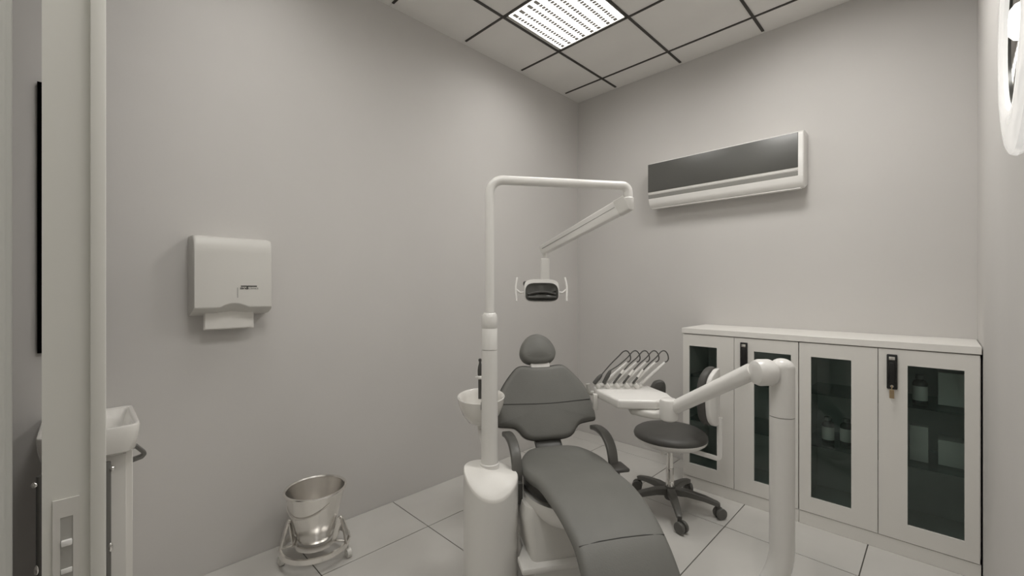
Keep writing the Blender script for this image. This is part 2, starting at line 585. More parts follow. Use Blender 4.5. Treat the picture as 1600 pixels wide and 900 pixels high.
# base: plate, ledge, column, seat pan
bp = B()
box(bp, -0.185, 0.27, -0.15, 0.47, 0, 0.139, 0.012, 2)
obj('base_plate', bp, 'white', chair)
obj('base_ledge', prism(B(), [(-0.245, -0.172), (0.29, -0.172), (0.29, 0.49), (-0.19, 0.49), (-0.19, 0.0), (-0.245, -0.075)], 0.14, 0.168, 0.008, 2), 'white', chair)
def rrect(x0, x1, y0, y1, z, r, n=5):
    out = []
    for cx, cy, a0 in ((x1 - r, y1 - r, 0), (x0 + r, y1 - r, PI / 2), (x0 + r, y0 + r, PI), (x1 - r, y0 + r, 1.5 * PI)):
        for k in range(n):
            a = a0 + PI / 2 * k / (n - 1)
            out.append((cx + r * math.cos(a), cy + r * math.sin(a), z))
    return out
cb = B()
rings(cb, [rrect(-0.19, 0.21, -0.135, 0.36, 0.168, 0.03), rrect(-0.195, 0.21, -0.13, 0.36, 0.20, 0.03), rrect(-0.215, 0.225, -0.11, 0.34, 0.34, 0.04), rrect(-0.205, 0.22, -0.10, 0.32, 0.385, 0.05), rrect(-0.15, 0.17, -0.06, 0.28, 0.40, 0.05)])
obj('base_column', cb, 'offwhite', chair)
sp_ = B()
bmesh.ops.create_uvsphere(sp_, u_segments=32, v_segments=16, radius=1, matrix=Matrix.Translation((XC - 0.01, -0.02, 0.425)) @ Matrix.Diagonal((0.215, 0.22, 0.16, 1)))
bmesh.ops.delete(sp_, geom=[v for v in sp_.verts if v.co.z > 0.43], context='VERTS')
obj('seat_pan', sp_, 'white', chair)
obj('leg_support', tube(B(), [(XC - 0.04, -0.18, 0.36), (XC - 0.04, -0.30, 0.43), (XC - 0.04, -0.44, 0.435)], [0.05, 0.04, 0.03], 14, flat=(0.5, 1)), 'offwhite', chair)

# ------------------------------------------------------------------ spittoon unit (pedestal, column, bowl)
ULAT, UDEP = -0.0985, 2.0
unit = thing('spittoon_unit', 'white dental pedestal with slanted top, round column and ceramic spittoon bowl left of the chair', 'spittoon',
             ((ULAT - UDEP) * 0.70711, (ULAT + UDEP) * 0.70711, 0), R(45))
pb = B()
nn = 48
rx, ry = 0.127, 0.122
def ped(zf, s=1.0):
    return [(rx * s * math.cos(2 * PI * k / nn), ry * s * math.sin(2 * PI * k / nn), zf(rx * s * math.cos(2 * PI * k / nn), ry * s * math.sin(2 * PI * k / nn))) for k in range(nn)]
ztop = lambda x, y: 0.525 - 0.17 * x + 0.30 * min(0, y) - 3.0 * max(0, -y) ** 2
rings(pb, [ped(lambda x, y: 0.0), ped(lambda x, y: 0.03)] + [ped(lambda x, y: ztop(x, y) - 0.012)])
obj('pedestal', pb, 'white', unit)
pt = B()
rings(pt, [ped(lambda x, y: ztop(x, y) - 0.012, 1.0), ped(lambda x, y: ztop(x, y) - 0.004, 0.992), ped(lambda x, y: ztop(x, y), 0.965), ped(ztop, 0.6), ped(ztop, 0.02)])
obj('pedestal_cap', pt, 'worktop', unit)
px, py = -0.0086, 0.05
def at2(x, y):
    return Matrix.Translation((x, y, 0))
obj('column', lathe(B(), [(0, 0.50), (0.0450, 0.50), (0.0460, 0.53), (0.0460, 0.541), (0.0415, 0.544), (0.0402, 0.58), (0.0393, 0.8), (0.0384, 1.081), (0, 1.081)], 32, at2(px, py)), 'white', unit)
sl = obj('column_sleeve', lathe(B(), [(0, 1.083), (0.0374, 1.083), (0.0374, 1.182), (0.036, 1.184), (0.0374, 1.186), (0.037, 1.234), (0.034, 1.250), (0.027, 1.258), (0, 1.258)], 32, at2(px, py)), 'white', unit)
bx, by = -0.060, 0.215
mbw = Matrix.Translation((bx, by, 0.675)) @ Matrix.Rotation(R(5), 4, 'X')
bowl = obj('spittoon_bowl', lathe(B(), [(0, 0), (0.035, 0.002), (0.07, 0.02), (0.098, 0.06), (0.116, 0.11), (0.120, 0.138), (0.122, 0.146), (0.119, 0.15), (0.114, 0.147),
                                      (0.104, 0.125), (0.092, 0.075), (0.065, 0.032), (0.03, 0.02), (0.018, 0.018), (0.014, 0.012), (0, 0.012)], 48, mbw), 'ceramic', unit)
obj('bowl_drain', lathe(B(), [(0, 0.0125), (0.013, 0.0125), (0.015, 0.02), (0, 0.021)], 20, mbw), 'chrome', bowl)
obj('bowl_stem', tube(B(), rounded([(bx, by, 0.69), (bx, by, 0.64), (-0.032, 0.093, 0.61), (-0.032, 0.093, 0.50)], 0.022), 0.020, 20), 'white', unit)
# dark rinse nozzle behind the bowl
nz = B()
nx, ny = -0.068, 0.235
lathe(nz, [(0, 0.80), (0.0095, 0.80), (0.0095, 0.905), (0.0125, 0.925), (0.013, 0.945), (0.011, 0.965), (0.006, 0.985), (0.0055, 0.993), (0.0085, 0.996), (0.0085, 1.006), (0.004, 1.009), (0, 1.009)], 20, at2(nx, ny))
noz = obj('rinse_nozzle', nz, 'darkplastic', unit)
cl = B()
lathe(cl, [(0, 0.903), (0.014, 0.903), (0.019, 0.907), (0.019, 0.915), (0.014, 0.921), (0, 0.921)], 20, at2(nx, ny))
box(cl, nx - 0.026, nx + 0.05, ny - 0.007, ny + 0.007, 0.908, 0.916, 0.003)
obj('nozzle_collar', cl, 'white', noz)
obj('nozzle_bracket', tube(B(), rounded([(nx + 0.045, ny, 0.912), (px, ny, 0.912), (px, 0.088, 0.912)], 0.02), 0.008, 12), 'white', noz)
obj('bowl_clip', box(B(), -0.052, -0.042, 0.075, 0.095, 0.785, 0.822, 0.002), 'black', unit)

# ------------------------------------------------------------------ operating light on its bent pole
light = thing('operating_light', 'white bent-pole operating light with sloping arm and dark lamp head above the headrest', 'lamp',
              ((ULAT - UDEP) * 0.70711, (ULAT + UDEP) * 0.70711, 1.26), R(45))
def L(lat, dep, z):
    return Vector((lat - ULAT, dep - UDEP, z - 1.26))
pole = rounded([L(-0.1071, 2.05, 1.2605), L(-0.1071, 2.05, 1.894), L(0.590, 2.175, 1.894), L(0.590, 2.175, 1.805)], [0.065, 0.035], 10)
obj('pole', tube(B(), pole, 0.0220, 24), 'white', light)
j = L(0.590, 2.175, 1.805)
jb = B()
lathe(jb, [(0, -0.035), (0.022, -0.035), (0.027, -0.028), (0.028, 0.025), (0.0235, 0.03), (0, 0.03)], 24, Matrix.Translation(j))
obj('arm_joint', jb, 'white', light)
a0, a1 = L(0.577, 2.183, 1.803), L(0.175, 2.40, 1.59)
d = (a1 - a0).normalized()
side = d.cross(Vector((0, 0, 1))).normalized()
upv = side.cross(d)
def sect(p, hw, hh, r=0.25, n=4):
    out = []
    for cx, cy, an in ((1, 1, 0), (-1, 1, PI / 2), (-1, -1, PI), (1, -1, 1.5 * PI)):
        for k in range(n):
            a = an + PI / 2 * k / (n - 1)
            x = cx * hw * (1 - r) + hw * r * math.cos(a)
            y = cy * hh * (1 - r) + hh * r * math.sin(a)
            out.append(p + side * x + upv * y)
    return out
arm = obj('spring_arm', rings(B(), [sect(a0, 0.026, 0.036), sect(a0 + d * 0.06, 0.027, 0.038), sect(a1, 0.022, 0.026), sect(a1 + d * 0.012, 0.018, 0.02)]), 'white', light)
obj('arm_cover', rings(B(), [sect(a0 - d * 0.012, 0.029, 0.041), sect(a0 + d * 0.045, 0.029, 0.041)]), 'offwhite', arm)
strip = B()
for s_ in (-1, 1):
    q0, q1 = a0 + d * 0.05 + side * s_ * 0.0268 + upv * 0.006, a1 - d * 0.005 + side * s_ * 0.0222 + upv * 0.004
    tube(strip, [q0, q1], 0.0022, 8)
obj('arm_groove', strip, 'louvre', arm)
n0 = L(0.180, 2.398, 1.59)
obj('neck', cyl(B(), n0 + Vector((0.004, 0, -0.05)), n0 + Vector((0.004, 0, -0.005)), 0.011), 'white', light)
yk = B()
box(yk, -0.025, 0.025, -0.018, 0.018, -0.178, -0.047, 0.008, 3, Matrix.Translation(n0 + Vector((0.004, 0, 0))))
obj('yoke', yk, 'white', light)
# lamp head
hc_ = L(0.163, 2.385, 1.353)
mhd = Matrix.Translation(hc_) @ Matrix.Rotation(R(-16), 4, 'X')     # face leans down towards the chair
hd = B()
hsec = []
for y, sx, sz, dz in ((0.075, 0.03, 0.016, 0.03), (0.066, 0.066, 0.034, 0.022), (0.04, 0.088, 0.048, 0.012), (0.0, 0.097, 0.060, 0.004), (-0.028, 0.098, 0.064, 0.004), (-0.036, 0.094, 0.060, 0.004)):
    ring = []
    for k in range(36):
        a = 2 * PI * k / 36
        ca, sa = math.cos(a), math.sin(a)
        ring.append(mhd @ Vector((math.copysign(abs(ca) ** 0.5, ca) * sx, y, dz + math.copysign(abs(sa) ** 0.55, sa) * sz)))
    hsec.append(ring)
rings(hd, hsec)
head = obj('lamp_head', hd, 'white', light, 50)
fp = B()
def fring(y, sx, sz, dz=-0.010):
    out = []
    for k in range(36):
        a = 2 * PI * k / 36
        ca, sa = math.cos(a), math.sin(a)
        zz = math.copysign(abs(sa) ** 0.45, sa) * sz
        if sa > 0:
            zz -= 0.012 * abs(ca) ** 2
        out.append(mhd @ Vector((math.copysign(abs(ca) ** 0.4, ca) * sx, y, dz + zz)))
    return out
rings(fp, [fring(-0.030, 0.089, 0.050), fring(-0.044, 0.090, 0.052), fring(-0.048, 0.086, 0.048), fring(-0.040, 0.077, 0.040), fring(-0.038, 0.02, 0.01)])
obj('reflector', fp, 'reflector', head, 40)
vz = B()
tube(vz, [mhd @ Vector((x, -0.044 - 0.006 * (1 - (x / 0.075) ** 2), -0.024 + 0.012 * (1 - (x / 0.075) ** 2))) for x in [-0.074 + 0.148 * k / 12 for k in range(13)]], 0.006, 10)
tube(vz, [mhd @ Vector((x, -0.048, -0.042)) for x in (-0.075, 0, 0.075)], 0.0075, 10)
obj('reflector_bar', vz, 'darkplastic', head)
kn = B()
box(kn, -0.1, -0.04, 0.0, 0.04, 0.045, 0.068, 0.009, 3, mhd)
obj('switch_box', kn, 'darkplastic', head)
for s_ in (-1, 1):
    hb = B()
    tube(hb, rounded([mhd @ Vector((s_ * 0.09, -0.005, 0.0)), mhd @ Vector((s_ * 0.118, -0.005, -0.004)), mhd @ Vector((s_ * 0.138, -0.005, 0.014))], 0.012), 0.0055, 12)
    tube(hb, spline([mhd @ Vector((s_ * 0.133, -0.005, 0.085)), mhd @ Vector((s_ * 0.141, -0.005, 0.045)), mhd @ Vector((s_ * 0.142, -0.005, 0.0)), mhd @ Vector((s_ * 0.138, -0.005, -0.042)), mhd @ Vector((s_ * 0.139, -0.005, -0.052))], 4), 0.0058, 12)
    obj('lamp_handle', hb, 'white', head)

# ------------------------------------------------------------------ delivery unit: floor tube, arm, instrument tray
DLAT, DDEP = 1.083, 1.72
dlv = thing('delivery_unit', 'white instrument tray on a swing arm and tall round post right of the chair', 'dental tray',
            ((DLAT - DDEP) * 0.70711, (DLAT + DDEP) * 0.70711, 0), R(45))
def D(lat, dep, z):
    return Vector((lat - DLAT, dep - DDEP, z))
rp = 0.0445
post = rounded([D(0.55, 1.70, 0.085), D(1.083, 1.72, 0.085), D(1.083, 1.72, 0.86)], 0.25, 12)
obj('post', tube(B(), post, rp, 32), 'white', dlv)
obj('floor_foot', box(B(), -0.62, -0.42, -0.10, 0.07, 0.0, 0.13, 0.02, 3), 'white', dlv)
cap = B()
pr_ = [(0, 0.863), (rp, 0.863), (rp, 1.055)] + [(rp * math.cos(a), 1.055 + 0.038 * math.sin(a)) for a in [PI / 2 * k / 7 for k in range(1, 7)]] + [(0, 1.093)]
lathe(cap, pr_, 32)
pc = obj('post_cap', cap, 'white', dlv)
obj('shoulder_joint', cyl(B(), D(0.966, 1.715, 1.037), D(1.05, 1.72, 1.037), 0.053, 32, 0.022), 'white', dlv)
b0, b1 = D(0.985, 1.76, 1.033), D(0.745, 2.035, 0.797)
obj('swing_arm', tube(B(), [b0, b0.lerp(b1, 0.1), b0.lerp(b1, 0.5), b1], [0.035, 0.0345, 0.0325, 0.031], 24), 'white', dlv)
ej = D(0.742, 2.03, 0)
obj('elbow_joint', lathe(B(), [(0, 0.75), (0.03, 0.75), (0.040, 0.758), (0.042, 0.77), (0.042, 0.838), (0.038, 0.848), (0.03, 0.852), (0, 0.852)], 32, Matrix.Translation(ej)), 'white', dlv)
poly = [(0.455, 2.40), (0.452, 2.315), (0.517, 2.088), (0.70, 2.075), (0.805, 2.135), (0.80, 2.22), (0.765, 2.40)]
poly = [(a - DLAT, b - DDEP) for a, b in reversed(poly)]
poly = poly[::-1]
tray = obj('tray', prism(B(), poly, 0.785, 0.831, 0.012, 3), 'white', dlv)
ppoly = [(0.60, 2.25), (0.585, 2.12), (0.66, 2.05), (0.74, 2.02), (0.79, 2.06), (0.77, 2.2)]
obj('tray_underbody', prism(B(), [(a - DLAT, b - DDEP) for a, b in ppoly], 0.748, 0.784, 0.012, 3), 'offwhite', tray)
obj('tray_handle', tube(B(), rounded([D(0.452, 2.36, 0.80), D(0.425, 2.36, 0.80), D(0.418, 2.36, 0.85)], 0.012), 0.012, 14), 'lampframe', tray)
gh = B()
box(gh, -0.012, 0.012, -0.02, 0.02, -0.075, 0.01, 0.006, 2, Matrix.Translation(D(0.446, 2.30, 0.80)))
obj('tray_grip', gh, 'offwhite', tray)
# whip arms rise from a row of holders on the tray's rear edge
STEP = 0.0525
for i in range(5):
    o = i * STEP
    A0, A1 = D(0.502 + o, 2.375, 0.845), D(0.640 + o, 2.385, 0.962)
    wa = obj('whip_arm', tube(B(), [A0, A0.lerp(A1, 0.3), A1], [0.0095, 0.009, 0.008], 14), 'white', dlv)
    h = B()
    sphere(h, D(0.492 + o, 2.37, 0.836), 0.019, 16, (1, 1.1, 0.8))
    cyl(h, D(0.475 + o, 2.33, 0.832), D(0.455 + o, 2.33, 0.858), 0.013, 14, 0.002)
    obj('holder', h, 'offwhite', wa)
# instruments resting in the holders
hl = ['dark-gripped dental handpiece resting leftmost on the white instrument tray',
      'dark-gripped dental handpiece resting second from the left on the white instrument tray',
      'slim white handpiece with dark tip, the middle of five on the instrument tray',
      'slim white handpiece with dark tip, second from the right on the instrument tray',
      'slim white handpiece with short dark tip, rightmost on the instrument tray']
for i in range(5):
    o = i * STEP
    base = Vector(((0.437 + o - 2.32) * 0.70711, (0.437 + o + 2.32) * 0.70711, 0.838))
    hp = thing('dental_handpiece', hl[i], 'dental tool', base, R(45), 'handpieces on the instrument tray')
    lo = Vector((0.006, 0, 0.022))
    hi = Vector((0.052, 0.012, 0.070))
    if i == 1:
        hi = Vector((0.047, 0.012, 0.092))
    if i < 2:
        k = B()
        dd = (hi - lo)
        tube(k, [lo, lo + dd * 0.1, lo + dd * 0.6, lo + dd * 0.85, hi], [0.0095, 0.0105, 0.0115, 0.009, 0.005], 14)
        obj('grip', k, 'darkplastic', hp)
    else:
        hi = Vector((0.062, 0.015, 0.085))
        dd = hi - lo
        obj('grip', tube(B(), [lo, lo + dd * 0.1, lo + dd * (0.85 - 0.15 * (i - 2))], [0.004, 0.0062, 0.0058], 12), 'darkplastic', hp)
        obj('body', tube(B(), [lo + dd * (0.8 - 0.15 * (i - 2)), lo + dd * 1.1], [0.0085, 0.0075], 14), 'offwhite', hp)
    top = Vector((0.638 - 0.437, 0.065, 0.962 - 0.838))
    pts = [hi]
    if i == 0:
        pts += [Vector((0.10, 0.03, 0.118)), Vector((0.155, 0.05, 0.165))]
    else:
        pts += [Vector((0.10, 0.03, 0.120)), Vector((0.145, 0.04, 0.156))]
    pts += [Vector((0.178, 0.052, 0.187)), Vector((0.200, 0.058, 0.190)), Vector((0.217, 0.063, 0.172)), Vector((0.223, 0.066, 0.147)), Vector((0.216, 0.066, 0.132)), top + Vector((0.004, 0, 0.004))]
    obj('hose', tube(B(), spline(pts, 6), 0.0033, 10), 'darkplastic', hp)

# ------------------------------------------------------------------ stool
stool = thing('dental_stool', 'round charcoal swivel stool with curved backrest and five castors in front of the cabinets', 'stool', (-1.20, 2.60, 0))
sb = B()
lathe(sb, [(0, 0.415), (0.12, 0.415), (0.19, 0.428), (0.216, 0.447), (0.219, 0.462), (0.212, 0.478), (0.19, 0.492), (0.14, 0.499), (0.06, 0.496), (0, 0.494)], 48)
seat = obj('seat', sb, 'uphol_dark', stool, 50)
obj('seat_shell', lathe(B(), [(0, 0.398), (0.13, 0.400), (0.185, 0.412), (0.213, 0.434), (0.2185, 0.450), (0.2165, 0.4505), (0.2, 0.44), (0, 0.42)], 48), 'white', seat)
obj('gas_lift', lathe(B(), [(0, 0.05), (0.014, 0.05), (0.014, 0.10), (0.024, 0.10), (0.024, 0.25), (0.0225, 0.252), (0.019, 0.255), (0.0185, 0.40), (0, 0.40)], 24), 'chrome', stool)
for a in (200, -20):
    k = B()
    dx, dy = math.cos(R(a)), math.sin(R(a))
    v = Vector((0.045, 0.045, 0)) if a < 0 else Vector((-0.045, -0.045, 0))
    cyl(k, v * 0.4 + Vector((0, 0, 0.365)), v + Vector((0, 0, 0.352)), 0.021, 16, 0.004)
    obj('lever', k, 'white', stool)
hub = lathe(B(), [(0, 0.06), (0.03, 0.06), (0.036, 0.07), (0.036, 0.125), (0.03, 0.14), (0, 0.14)], 24)
base = obj('base_hub', hub, 'greyplastic', stool)
for k in range(5):
    a = R(-54.5 + 72 * k)
    u = Vector((math.cos(a), math.sin(a), 0))
    path = [u * 0.025 + Vector((0, 0, 0.112)), u * 0.10 + Vector((0, 0, 0.115)), u * 0.2 + Vector((0, 0, 0.103)), u * 0.265 + Vector((0, 0, 0.088)), u * 0.278 + Vector((0, 0, 0.083))]
    lg = obj('leg', tube(B(), path, [0.030, 0.027, 0.022, 0.019, 0.015], 12, flat=(0.75, 0.85)), 'greyplastic', stool)
    st = B()
    cyl(st, u * 0.272 + Vector((0, 0, 0.045)), u * 0.272 + Vector((0, 0, 0.088)), 0.012, 12)
    obj('castor_stem', st, 'darkplastic', lg)
    cw = B()
    tv = Vector((-math.sin(a + 0.7), math.cos(a + 0.7), 0))
    fwd = Vector((math.cos(a + 0.7), math.sin(a + 0.7), 0))
    cc = u * 0.272 + fwd * 0.012 + Vector((0, 0, 0.033))
    for s_ in (-1, 1):
        cyl(cw, cc + tv * s_ * 0.006, cc + tv * s_ * 0.027, 0.033, 20, 0.006)
    cyl(cw, cc - tv * 0.01, cc + tv * 0.01, 0.02, 12)
    obj('castor', cw, 'greyplastic', lg)
# backrest on an L-shaped flat bar
bd = R(7)
u = Vector((math.cos(bd), math.sin(bd), 0))
tv = Vector((-u.y, u.x, 0))
bar = B()
tube(bar, rounded([u * 0.08 + Vector((0, 0, 0.393)), u * 0.288 + Vector((0, 0, 0.375)), u * 0.288 + Vector((0, 0, 0.62))], 0.02), 0.014, 12, flat=(1.0, 0.4))
obj('backrest_bar', bar, 'white', stool)
mbk = Matrix(((tv.x, 0, -u.x, 0), (tv.y, 0, -u.y, 0), (0, 1, 0, 0), (0, 0, 0, 1)))
mbk = Matrix.Translation(u * 0.257) @ mbk
bo = [(0.0, 0.575), (0.06, 0.58), (0.10, 0.62), (0.115, 0.70), (0.115, 0.80), (0.09, 0.87), (0.04, 0.905), (0.0, 0.91)]
bo = bo + [(-x, y) for x, y in reversed(bo[1:-1])]
def curve_pad(bm):
    for v in bm.verts:
        rel = v.co - u * v.co.dot(u) 
        s_ = v.co.dot(tv)
        v.co -= u * (2.2 * s_ * s_)
    return bm
bpad = obj('backrest', curve_pad(cushion(B(), bo, 0.05, 0.024, mbk @ Matrix.Translation((0, 0, 0.0)), 0.008)), 'uphol_dark', stool, 50)
bsh = [(x * 0.95, 0.585 + (y - 0.585) * 0.98) for x, y in bo]
obj('back_shell', curve_pad(cushion(B(), bsh, 0.03, 0.012, mbk @ Matrix.Translation((0, 0, -0.027)), 0)), 'white', bpad, 50)
# small body support pad at the far side of the seat
sa = Vector((-0.115, 0.19, 0))
su = sa.normalized()
arm_ = B()
tube(arm_, rounded([su * 0.08 + Vector((0, 0, 0.40)), su * 0.215 + Vector((-0.02, -0.02, 0.395)), su * 0.245 + Vector((-0.045, -0.045, 0.72))], 0.03), 0.011, 12)
obj('support_bar', arm_, 'white', stool)
pad = B()
msp = Matrix.Translation(su * 0.235 + Vector((-0.045, -0.045, 0.655))) @ Matrix.Rotation(R(45), 4, 'Z') @ Matrix.Rotation(R(90), 4, 'X')
po = [(-0.055, 0.015), (0.0, 0.0), (0.035, -0.012), (0.05, 0.02), (0.05, 0.07), (0.035, 0.098), (0.0, 0.10), (-0.03, 0.08)]
cushion(pad, po, 0.045, 0.015, msp, 0.006)
obj('support_pad', pad, 'uphol_dark', stool, 50)

# ------------------------------------------------------------------ kick bucket on castors
bk = thing('kick_bucket', 'stainless steel kick bucket on a low wheeled frame beside the left wall', 'bucket', (-2.245, 0.835, 0))
bkt = B()
lathe(bkt, [(0, 0.112), (0.068, 0.112), (0.080, 0.116), (0.084, 0.125), (0.138, 0.350), (0.1385, 0.355), (0.146, 0.356), (0.149, 0.362), (0.146, 0.368), (0.139, 0.368),
            (0.135, 0.362), (0.134, 0.350), (0.080, 0.130), (0.07, 0.122), (0, 0.120)], 56)
bucket = obj('bucket', bkt, 'steel', bk, 22)
hd_ = B()
va = R(-25)
pts = []
for k in range(17):
    t = -1 + 2 * k / 16
    a = va - R(62) + (t * R(75)) + R(20)
    zz = 0.262 + 0.06 * t * t
    rr = 0.084 + 0.054 * (zz - 0.125) / 0.225 + 0.006
    pts.append((rr * math.cos(a), rr * math.sin(a), zz))
tube(hd_, pts, 0.0026, 8)
obj('bail_handle', hd_, 'steel', bucket)
def hoop(r, z, t=0.0045, hgt=0.011, n=56):
    rs = []
    for k in range(n):
        a = 2 * PI * k / n
        c_, s_ = math.cos(a), math.sin(a)
        rs.append([Vector(((r + t) * c_, (r + t) * s_, z - hgt)), Vector(((r + t) * c_, (r + t) * s_, z + hgt)), Vector(((r - t) * c_, (r - t) * s_, z + hgt)), Vector(((r - t) * c_, (r - t) * s_, z - hgt))])
    return rings(B(), rs, closed=True)
ring_o = obj('frame_ring', hoop(0.158, 0.082, 0.006, 0.012), 'steel', bk)
obj('cradle_ring', hoop(0.090, 0.098, 0.006, 0.011), 'steel', bk)
for an in (-118, 52, 150):
    a = R(an)
    u = Vector((math.cos(a), math.sin(a), 0))
    tv = Vector((-u.y, u.x, 0))
    for s_ in (0.032, -0.032):
        pth = [u * 0.158 + tv * s_ + Vector((0, 0, 0.085)), u * 0.128 + tv * s_ * 0.3 + Vector((0, 0, 0.205)), u * 0.118 + tv * s_ * 0.2 + Vector((0, 0, 0.210)), u * 0.096 + tv * s_ * 0.9 + Vector((0, 0, 0.10))]
        obj('bracket', tube(B(), rounded(pth, 0.006, 4), 0.0110, 10, flat=(0.35, 1)), 'steel', bk)
    obj('spoke', tube(B(), [u * 0.085 + Vector((0, 0, 0.09)), u * 0.16 + Vector((0, 0, 0.08))], 0.007, 10), 'steel', bk)
    cs = B()
    cyl(cs, u * 0.158 + Vector((0, 0, 0.05)), u * 0.158 + Vector((0, 0, 0.075)), 0.006, 10)
    cyl(cs, u * 0.158 - tv * 0.0 + Vector((0.004, -0.012, 0.0235)), u * 0.158 + Vector((0.004, 0.012, 0.0235)), 0.0235, 20, 0.004)
    cyl(cs, u * 0.158 + Vector((0.004, -0.015, 0.0235)), u * 0.158 + Vector((0.004, 0.015, 0.0235)), 0.008, 10)
    obj('castor', cs, 'offwhite', ring_o)

# ------------------------------------------------------------------ paper towel dispenser
dp = thing('towel_dispenser', 'white folded paper towel dispenser with a dark logo mounted on the left wall', 'dispenser', (XL, 0.51, 1.43))
def yz_prism(bm, prof, y0, y1, bev=0.006):
    """profile in (x, z), extruded along y"""
    m = Matrix(((1, 0, 0, 0), (0, 0, 1, 0), (0, 1, 0, 0), (0, 0, 0, 1)))
    return prism(bm, prof, y0, y1, bev, 3, m)
cov = B()
n = 24
hw = 0.162
ringsL = []
for x, z0_, z1_, s in ((0.0, -0.186, 0.192, 1.0), (0.06, -0.176, 0.192, 1.0), (0.105, -0.160, 0.184, 0.995), (0.118, -0.152, 0.172, 0.985), (0.127, -0.148, 0.145, 0.975), (0.130, -0.143, 0.12, 0.965)):
    ring = []
    r = 0.012
    Y = hw * s
    for cy_, cz_, an in ((Y - r, z1_ - r, 0), (-Y + r, z1_ - r, PI / 2)):
        for k in range(5):
            a = an + PI / 2 * k / 4
            ring.append(Vector((x, cy_ + r * math.cos(a), cz_ + r * math.sin(a))))
    # bottom edge with a shallow thumb notch in the middle of the front
    ring.append(Vector((x, -Y, z0_)))
    for k in range(1, 16):
        t = -1 + 2 * k / 16
        nt_ = 0.020 * max(0, math.cos(min(1, abs(t + 0.02) / 0.36) * PI / 2)) ** 0.8 * min(1, max(0, (x - 0.05) / 0.06))
        ring.append(Vector((x, Y * t, z0_ + nt_)))
    ring.append(Vector((x, Y, z0_)))
    ringsL.append(ring)
cover = obj('cover', rings(cov, ringsL), 'dispenser', dp, 30)
tw = B()
box(tw, 0.058, 0.062, -0.112, 0.095, -0.252, -0.12)
box(tw, 0.066, 0.069, -0.108, 0.092, -0.247, -0.12)
obj('paper_towel', tw, 'paper', dp)
obj('level_window', box(B(), 0.129, 0.1308, 0.009, 0.0125, -0.10, -0.052), 'louvre', cover)
obj('logo_bar', box(B(), 0.1295, 0.1308, 0.024, 0.092, -0.0475, -0.0425), 'ink', cover)
def text(name, body, size, m, parent, loc, bold=0.0):
    cu = bpy.data.curves.new(name, 'FONT')
    cu.body = body
    cu.size = size
    cu.extrude = 0.0004
    cu.offset = bold
    to = bpy.data.objects.new(name, cu)
    COL.objects.link(to)
    dg = bpy.context.evaluated_depsgraph_get()
    me = bpy.data.meshes.new_from_object(to.evaluated_get(dg))
    bpy.data.objects.remove(to)
    me.materials.clear()
    me.materials.append(M[m])
    o = bpy.data.objects.new(name, me)
    COL.objects.link(o)
    o.parent = parent
    o.location = loc
    o.rotation_euler = (PI / 2, 0, PI / 2)
    return o
t1 = text('logo_text', 'medi', 0.0175, 'ink', cover, (0.1306, 0.021, -0.0600), 0.0006)
wd = max(v.co.x for v in t1.data.vertices)
text('logo_text', 'clinics', 0.0175, 'ink_light', cover, (0.1306, 0.021 + wd + 0.0010, -0.0600))

# ------------------------------------------------------------------ air conditioner
ac = thing('air_conditioner', 'white split air conditioner with dark grey front panel high on the back wall', 'air conditioner', (-1.17, YB, 2.235))
acb = B()
W0, W1 = -0.522, 0.517
prf = [(0.0, 0.172), (-0.10, 0.168), (-0.125, 0.164), (-0.138, 0.150), (-0.14, -0.130), (-0.134, -0.172), (-0.115, -0.200), (-0.08, -0.205), (0.0, -0.170)]
mac = Matrix(((0, 0, 1, 0), (1, 0, 0, 0), (0, 1, 0, 0), (0, 0, 0, 1)))
prism(acb, prf, W0, W1 + 0.029, 0.010, 3, mac)
acbody = obj('body', acb, 'white', ac)
obj('front_panel', box(B(), W0 - 0.002, W1, -0.1445, -0.125, -0.074, 0.152, 0.003, 2), mat('ac_panel', (0.10, 0.10, 0.092), 0.35, spec=0.6), ac)
obj('trim_strip', box(B(), W0, W1, -0.1425, -0.12, -0.095, -0.077, 0.002, 1), 'offwhite', ac)
obj('air_outlet', box(B(), W0, W1, -0.1415, -0.12, -0.128, -0.097, 0.002, 1), mat('ac_outlet', (0.26, 0.255, 0.235), 0.45), ac)
obj('outlet_flap', box(B(), W0 + 0.02, W1 + 0.01, -0.115, -0.075, -0.2085, -0.2025, 0.002, 2), 'white', ac)

